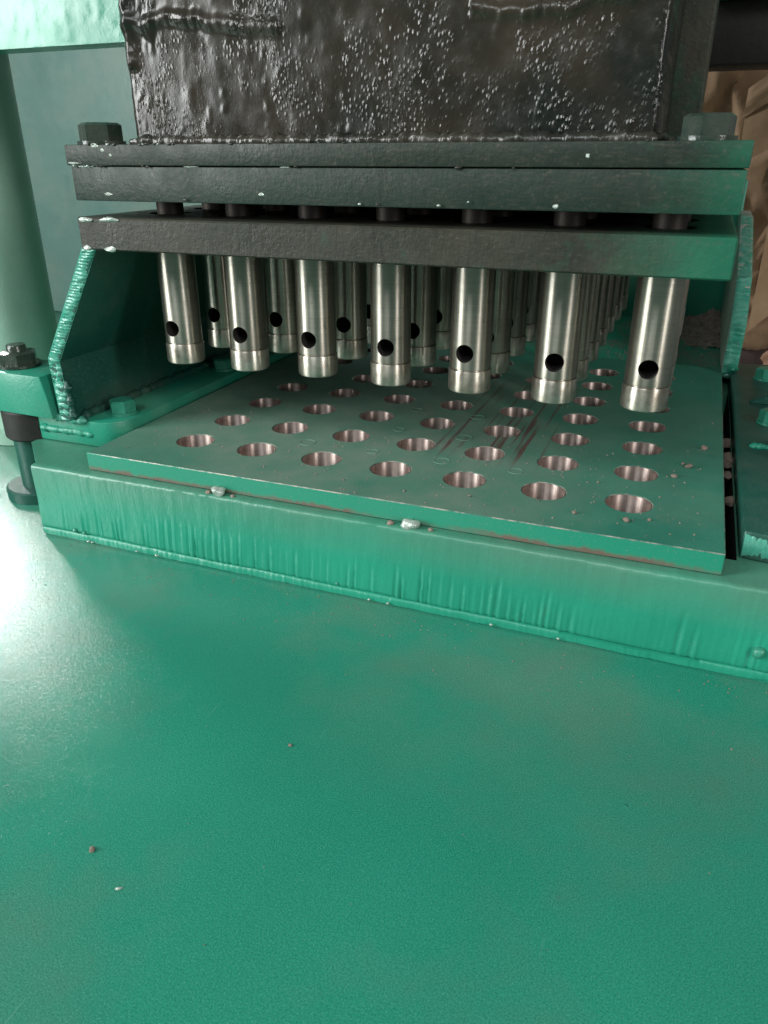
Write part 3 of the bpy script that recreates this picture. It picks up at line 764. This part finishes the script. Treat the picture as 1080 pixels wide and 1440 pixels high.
# fine grit scattered over plate and table: uncountable
bm = bmesh.new()
def speck(px, py, pz, r):
    vs = [bm.verts.new((px + r * rs.uniform(.6, 1.2) * math.cos(a), py + r * rs.uniform(.6, 1.2) * math.sin(a), pz)) for a in (0, 1.6, 3.1, 4.7)]
    tp_ = bm.verts.new((px, py, pz + r * rs.uniform(.5, 1.1)))
    for a in range(4): bm.faces.new((vs[a], vs[(a + 1) % 4], tp_))
for k in range(900):
    px = rs.uniform(-.06, .415); py = rs.choice([rs.uniform(-.055, .10), rs.uniform(-.055, .42)])
    i = round(px / .06); j = round(py / .06)
    if 0 <= i <= 6 and 0 <= j <= 6 and math.hypot(px - i * .06, py - j * .06) < .0172: continue
    speck(px, py, .0001, rs.choice([.0003, .0004, .0005, .0009]))
for k in range(420):
    px = rs.uniform(.29, .424); py = rs.uniform(.435, .70); speck(px, py, -.0058, rs.uniform(.0006, .002))
for k in range(260):
    px = rs.uniform(-.2, .5); py = -.072 - abs(rs.gauss(0, .03)); speck(px, py, -.0799, rs.choice([.0003, .0005, .0007]))
for k in range(60):
    px = rs.uniform(-.1, .5); py = rs.uniform(-.45, -.08); speck(px, py, -.0799, rs.choice([.0003, .0004]))
fg = link('fine_grit', to_mesh(bm, 'grit'), 'grit', None); fg['kind'] = 'stuff'
tag(fg, 'fine scattered grit over the perforated plate and table', 'grit')

# ------------------------------------------------------------------ person behind the machine
PX, PY = .585, 1.22
def loft(bm, rings, n=36):
    """rings: (centre, rx, ry, axis) closed tube with caps"""
    R_ = []
    for k, (c, rx, ry) in enumerate(rings):
        c = Vector(c)
        a = Vector(rings[min(k + 1, len(rings) - 1)][0]) - Vector(rings[max(k - 1, 0)][0]); a.normalize()
        ux = Vector((1, 0, 0)); 
        if abs(a.dot(ux)) > .9: ux = Vector((0, 0, 1))
        uy = a.cross(ux).normalized(); ux = uy.cross(a).normalized()
        R_.append([bm.verts.new(c + ux * rx * math.cos(2 * math.pi * q / n) + uy * ry * math.sin(2 * math.pi * q / n)) for q in range(n)])
    for A, B in zip(R_, R_[1:]):
        for q in range(n): bm.faces.new((A[q], A[(q + 1) % n], B[(q + 1) % n], B[q]))
    bm.faces.new(R_[0][::-1]); bm.faces.new(R_[-1])
def remeshed(bm, vox, smooth=4, name='cloth'):
    me = to_mesh(bm, name); o = bpy.data.objects.new('tmp', me); COL.objects.link(o)
    md = o.modifiers.new('r', 'REMESH'); md.mode = 'VOXEL'; md.voxel_size = vox
    ms = o.modifiers.new('s', 'SMOOTH'); ms.factor = .5; ms.iterations = smooth
    res = bpy.data.meshes.new_from_object(o.evaluated_get(bpy.context.evaluated_depsgraph_get()))
    bpy.data.objects.remove(o)
    for p in res.polygons: p.use_smooth = True
    return res
def tube(bm, pts, n=20): loft(bm, [(p, r, r * k) for p, r, k in pts], n)
person = empty('person', 'person in a tan work jacket standing behind the machine', 'person', (PX, PY, FZ))
def pl(me, name, mat):
    o = bpy.data.objects.new(name, me); COL.objects.link(o); me.materials.append(M[mat]); return o
# body
bm = bmesh.new()
loft(bm, [((0, 0, .80), .13, .10), ((0, 0, .90), .165, .12), ((0, .0, 1.02), .145, .105), ((0, 0, 1.22), .165, .115), ((0, .01, 1.36), .165, .10), ((0, .015, 1.42), .12, .075), ((0, .015, 1.47), .06, .06), ((0, .005, 1.53), .055, .058)])
loft(bm, [((0, -.005, 1.495), .04, .05), ((0, -.012, 1.53), .058, .078), ((0, -.008, 1.58), .07, .092), ((0, 0, 1.64), .077, .098), ((0, .008, 1.69), .07, .088), ((0, .01, 1.72), .035, .045)], 32)
tube(bm, [((0, -.098, 1.625), .010, 1), ((0, -.112, 1.60), .013, 1), ((0, -.118, 1.588), .014, .8), ((0, -.10, 1.578), .010, .8)], 12)
for s in (-1, 1):
    tube(bm, [((s * .074, .012, 1.575), .010, 1), ((s * .082, .016, 1.60), .017, .6), ((s * .080, .018, 1.63), .012, .6)], 10)
    loft(bm, [((s * .03, -.083, 1.548), .012, .008), ((s * .0, -.092, 1.548), .012, .009)], 10)
    tube(bm, [((s * .085, 0, .86), .095, 1), ((s * .095, -.005, .66), .075, 1), ((s * .10, -.01, .48), .055, 1), ((s * .10, .01, .30), .052, 1), ((s * .10, .02, .10), .036, 1)])
    loft(bm, [((s * .10, .045, .045), .035, .04), ((s * .105, -.03, .045), .04, .04), ((s * .11, -.12, .03), .042, .028), ((s * .112, -.17, .025), .03, .02)], 16)
ARM = {-1: [((-.165, .01, 1.39), .062), ((-.215, .02, 1.27), .05), ((-.262, .045, 1.11), .043), ((-.262, .02, .97), .035), ((-.255, -.02, .85), .027)],
       1: [((.165, .01, 1.39), .062), ((.22, .01, 1.26), .05), ((.265, .03, 1.10), .043), ((.17, -.10, .98), .036), ((.062, -.185, .885), .027)]}
for s in (-1, 1): tube(bm, [(p, r, 1) for p, r in ARM[s]], 20)
def hand(bm, wrist, d, side, palmn):
    d = Vector(d).normalized(); palmn = Vector(palmn).normalized(); lat = d.cross(palmn).normalized() * side
    w = Vector(wrist)
    loft(bm, [(w - d * .01, .024, .020), (w + d * .02, .033, .017), (w + d * .055, .041, .016), (w + d * .085, .040, .014), (w + d * .095, .034, .010)], 18) if False else None
    for q in (-1.5, -.5, .5, 1.5):
        b0 = w + lat * q * .014
        tube(bm, [(b0, .014, 1), (w + d * .05 + lat * q * .0185, .0145, 1), (w + d * .09 + lat * q * .020, .0115, 1)], 12)
        Lf = {-1.5: .066, -.5: .078, .5: .074, 1.5: .056}[q]
        k1 = w + d * .088 + lat * q * .020
        k2 = k1 + (d * .85 + palmn * .35).normalized() * Lf * .45
        k3 = k2 + (d * .55 + palmn * .75).normalized() * Lf * .32
        k4 = k3 + (d * .25 + palmn * .95).normalized() * Lf * .25
        tube(bm, [(k1, .0105, 1), (k2, .0095, 1), (k3, .0088, 1), (k4, .0068, 1)], 12)
    t0 = w + d * .02 - lat * .022
    tube(bm, [(t0, .015, 1), (t0 + d * .03 - lat * .026, .013, 1), (t0 + d * .06 - lat * .034 + palmn * .012, .0105, 1), (t0 + d * .083 - lat * .032 + palmn * .02, .0075, 1)], 12)
hand(bm, (-.255, -.022, .845), (.05, -.15, -1), 1, (1, 0, 0))
hand(bm, (.058, -.188, .882), (-.75, -.28, -.42), -1, (-.1, .8, -.4))
body = pl(remeshed(bm, .0045, 4, 'body'), 'body', 'skin'); body.parent = person
# hair
bm = bmesh.new()
loft(bm, [((0, .02, 1.56), .066, .085), ((0, .022, 1.61), .080, .092), ((0, .014, 1.655), .083, .102), ((0, .012, 1.70), .072, .090), ((0, .012, 1.735), .036, .05)], 40)
for v in bm.verts:
    if v.co.z < 1.64 and v.co.y < -.01: v.co.y = -.01
hr = pl(remeshed(bm, .006, 3, 'hair'), 'hair', 'hair'); hr.parent = person
# jacket
bm = bmesh.new()
loft(bm, [((0, 0, .835), .178, .142), ((0, 0, .88), .200, .160), ((0, -.005, .95), .206, .165), ((0, -.005, 1.08), .200, .158), ((0, -.003, 1.22), .207, .156), ((0, .005, 1.34), .205, .136), ((0, .012, 1.40), .165, .108), ((0, .015, 1.45), .095, .085), ((0, .012, 1.49), .072, .074)], 48)
for s in (-1, 1):
    pts = [(p, r * 1.45 + .010, 1) for p, r in ARM[s]]
    pts.insert(0, ((s * .09, .01, 1.36), .10, 1))
    tube(bm, pts, 28)
jm = remeshed(bm, .0058, 5, 'jacket')
JN = [v.normal.copy() for v in jm.vertices]
for v, nrm in zip(jm.vertices, JN):
    c = v.co.copy()
    f1 = 1 - abs(fbm((c.x * 9 + c.z * 5.0, c.y * 6, c.z * 2.2 - c.x * 3 + 3), 2)) * 3.4
    f2 = 1 - abs(fbm((c.x * 17 - c.z * 8 + 8, c.y * 10, c.z * 4.0 + c.x * 4), 2)) * 2.8
    f3 = fbm((c.x * 40, c.y * 40, c.z * 22), 2)
    amp = .019 if c.z > .91 else .005
    v.co = c + nrm * (amp * max(-.9, f1 - .1) + amp * .55 * max(-.9, f2 - .2) + .0012 * f3)
    if c.z < .885: v.co += nrm * .0012 * math.sin(math.atan2(c.y, c.x) * 90)
    # seam lines across the front
    for sz in (.985, 1.18):
        v.co -= nrm * .004 * math.exp(-((c.z - sz - .02 * c.x) / .0035) ** 2)
jk = pl(jm, 'jacket', 'jacket'); jk.parent = person
def shell(cx, cz, w, h, bow, name, tilt=0, ry=.19):
    """a sewn piece lying on the jacket front"""
    bm = bmesh.new(); n = 14; g = []
    for i in range(n + 1):
        row = []
        for k in range(n + 1):
            u = i / n - .5; v = k / n - .5
            lx = cx + u * w; lz = cz + v * h + bow * (u * u) * 4 + tilt * u
            yy = -ry * math.sqrt(max(.02, 1 - (lx / .235) ** 2)) - .006 * (1 - 2 * abs(v)) - .003 * fbm((u * 4, v * 4, cx))
            row.append(bm.verts.new((lx, yy, lz)))
        g.append(row)
    for A, B in zip(g, g[1:]):
        for k in range(n): bm.faces.new((A[k], B[k], B[k + 1], A[k + 1]))
    r = bmesh.ops.extrude_face_region(bm, geom=bm.faces[:])
    for q in r['geom']:
        if isinstance(q, bmesh.types.BMVert): q.co.y += .006
    me = to_mesh(bm, name); smooth_by(me, 50)
    o = pl(me, name, 'jacket'); o.parent = jk
shell(-.105, 1.285, .13, .045, -.018, 'pocket_flap', .03, .180)
shell(-.11, 1.215, .115, .12, 0, 'chest_pocket', 0, .168)
shell(0.0, 1.12, .045, .5, 0, 'placket', 0, .186)
shell(-.058, 1.075, .085, .30, .0, 'front_panel', .10, .193)
# trousers and shoes
bm = bmesh.new()
loft(bm, [((0, 0, .94), .168, .125), ((0, 0, .86), .178, .135), ((0, 0, .78), .170, .13)], 40)
for s in (-1, 1):
    tube(bm, [((s * .08, 0, .88), .10, 1.1), ((s * .092, 0, .70), .098, 1.05), ((s * .10, -.005, .48), .08, 1), ((s * .10, .01, .28), .074, 1), ((s * .10, .015, .07), .07, 1)], 28)
tm = remeshed(bm, .007, 4, 'trousers')
TN = [v.normal.copy() for v in tm.vertices]
for v, nn in zip(tm.vertices, TN): v.co += nn * .006 * (1 - abs(fbm((v.co.x * 9, v.co.y * 9, v.co.z * 5), 3)) * 2)
o = pl(tm, 'trousers', 'trousers'); o.parent = person
for s in (-1, 1):
    bm = bmesh.new()
    loft(bm, [((s * .10, .07, .05), .03, .04), ((s * .10, .03, .055), .045, .052), ((s * .107, -.06, .045), .05, .044), ((s * .112, -.15, .032), .05, .031), ((s * .113, -.20, .026), .03, .022)], 24)
    for v in bm.verts: v.co.z = max(v.co.z, .001)
    o = pl(remeshed(bm, .006, 3, 'shoe'), 'shoe', 'shoe'); o.parent = person

# ------------------------------------------------------------------ render settings
S.render.engine = 'CYCLES'
S.cycles.max_bounces = 8
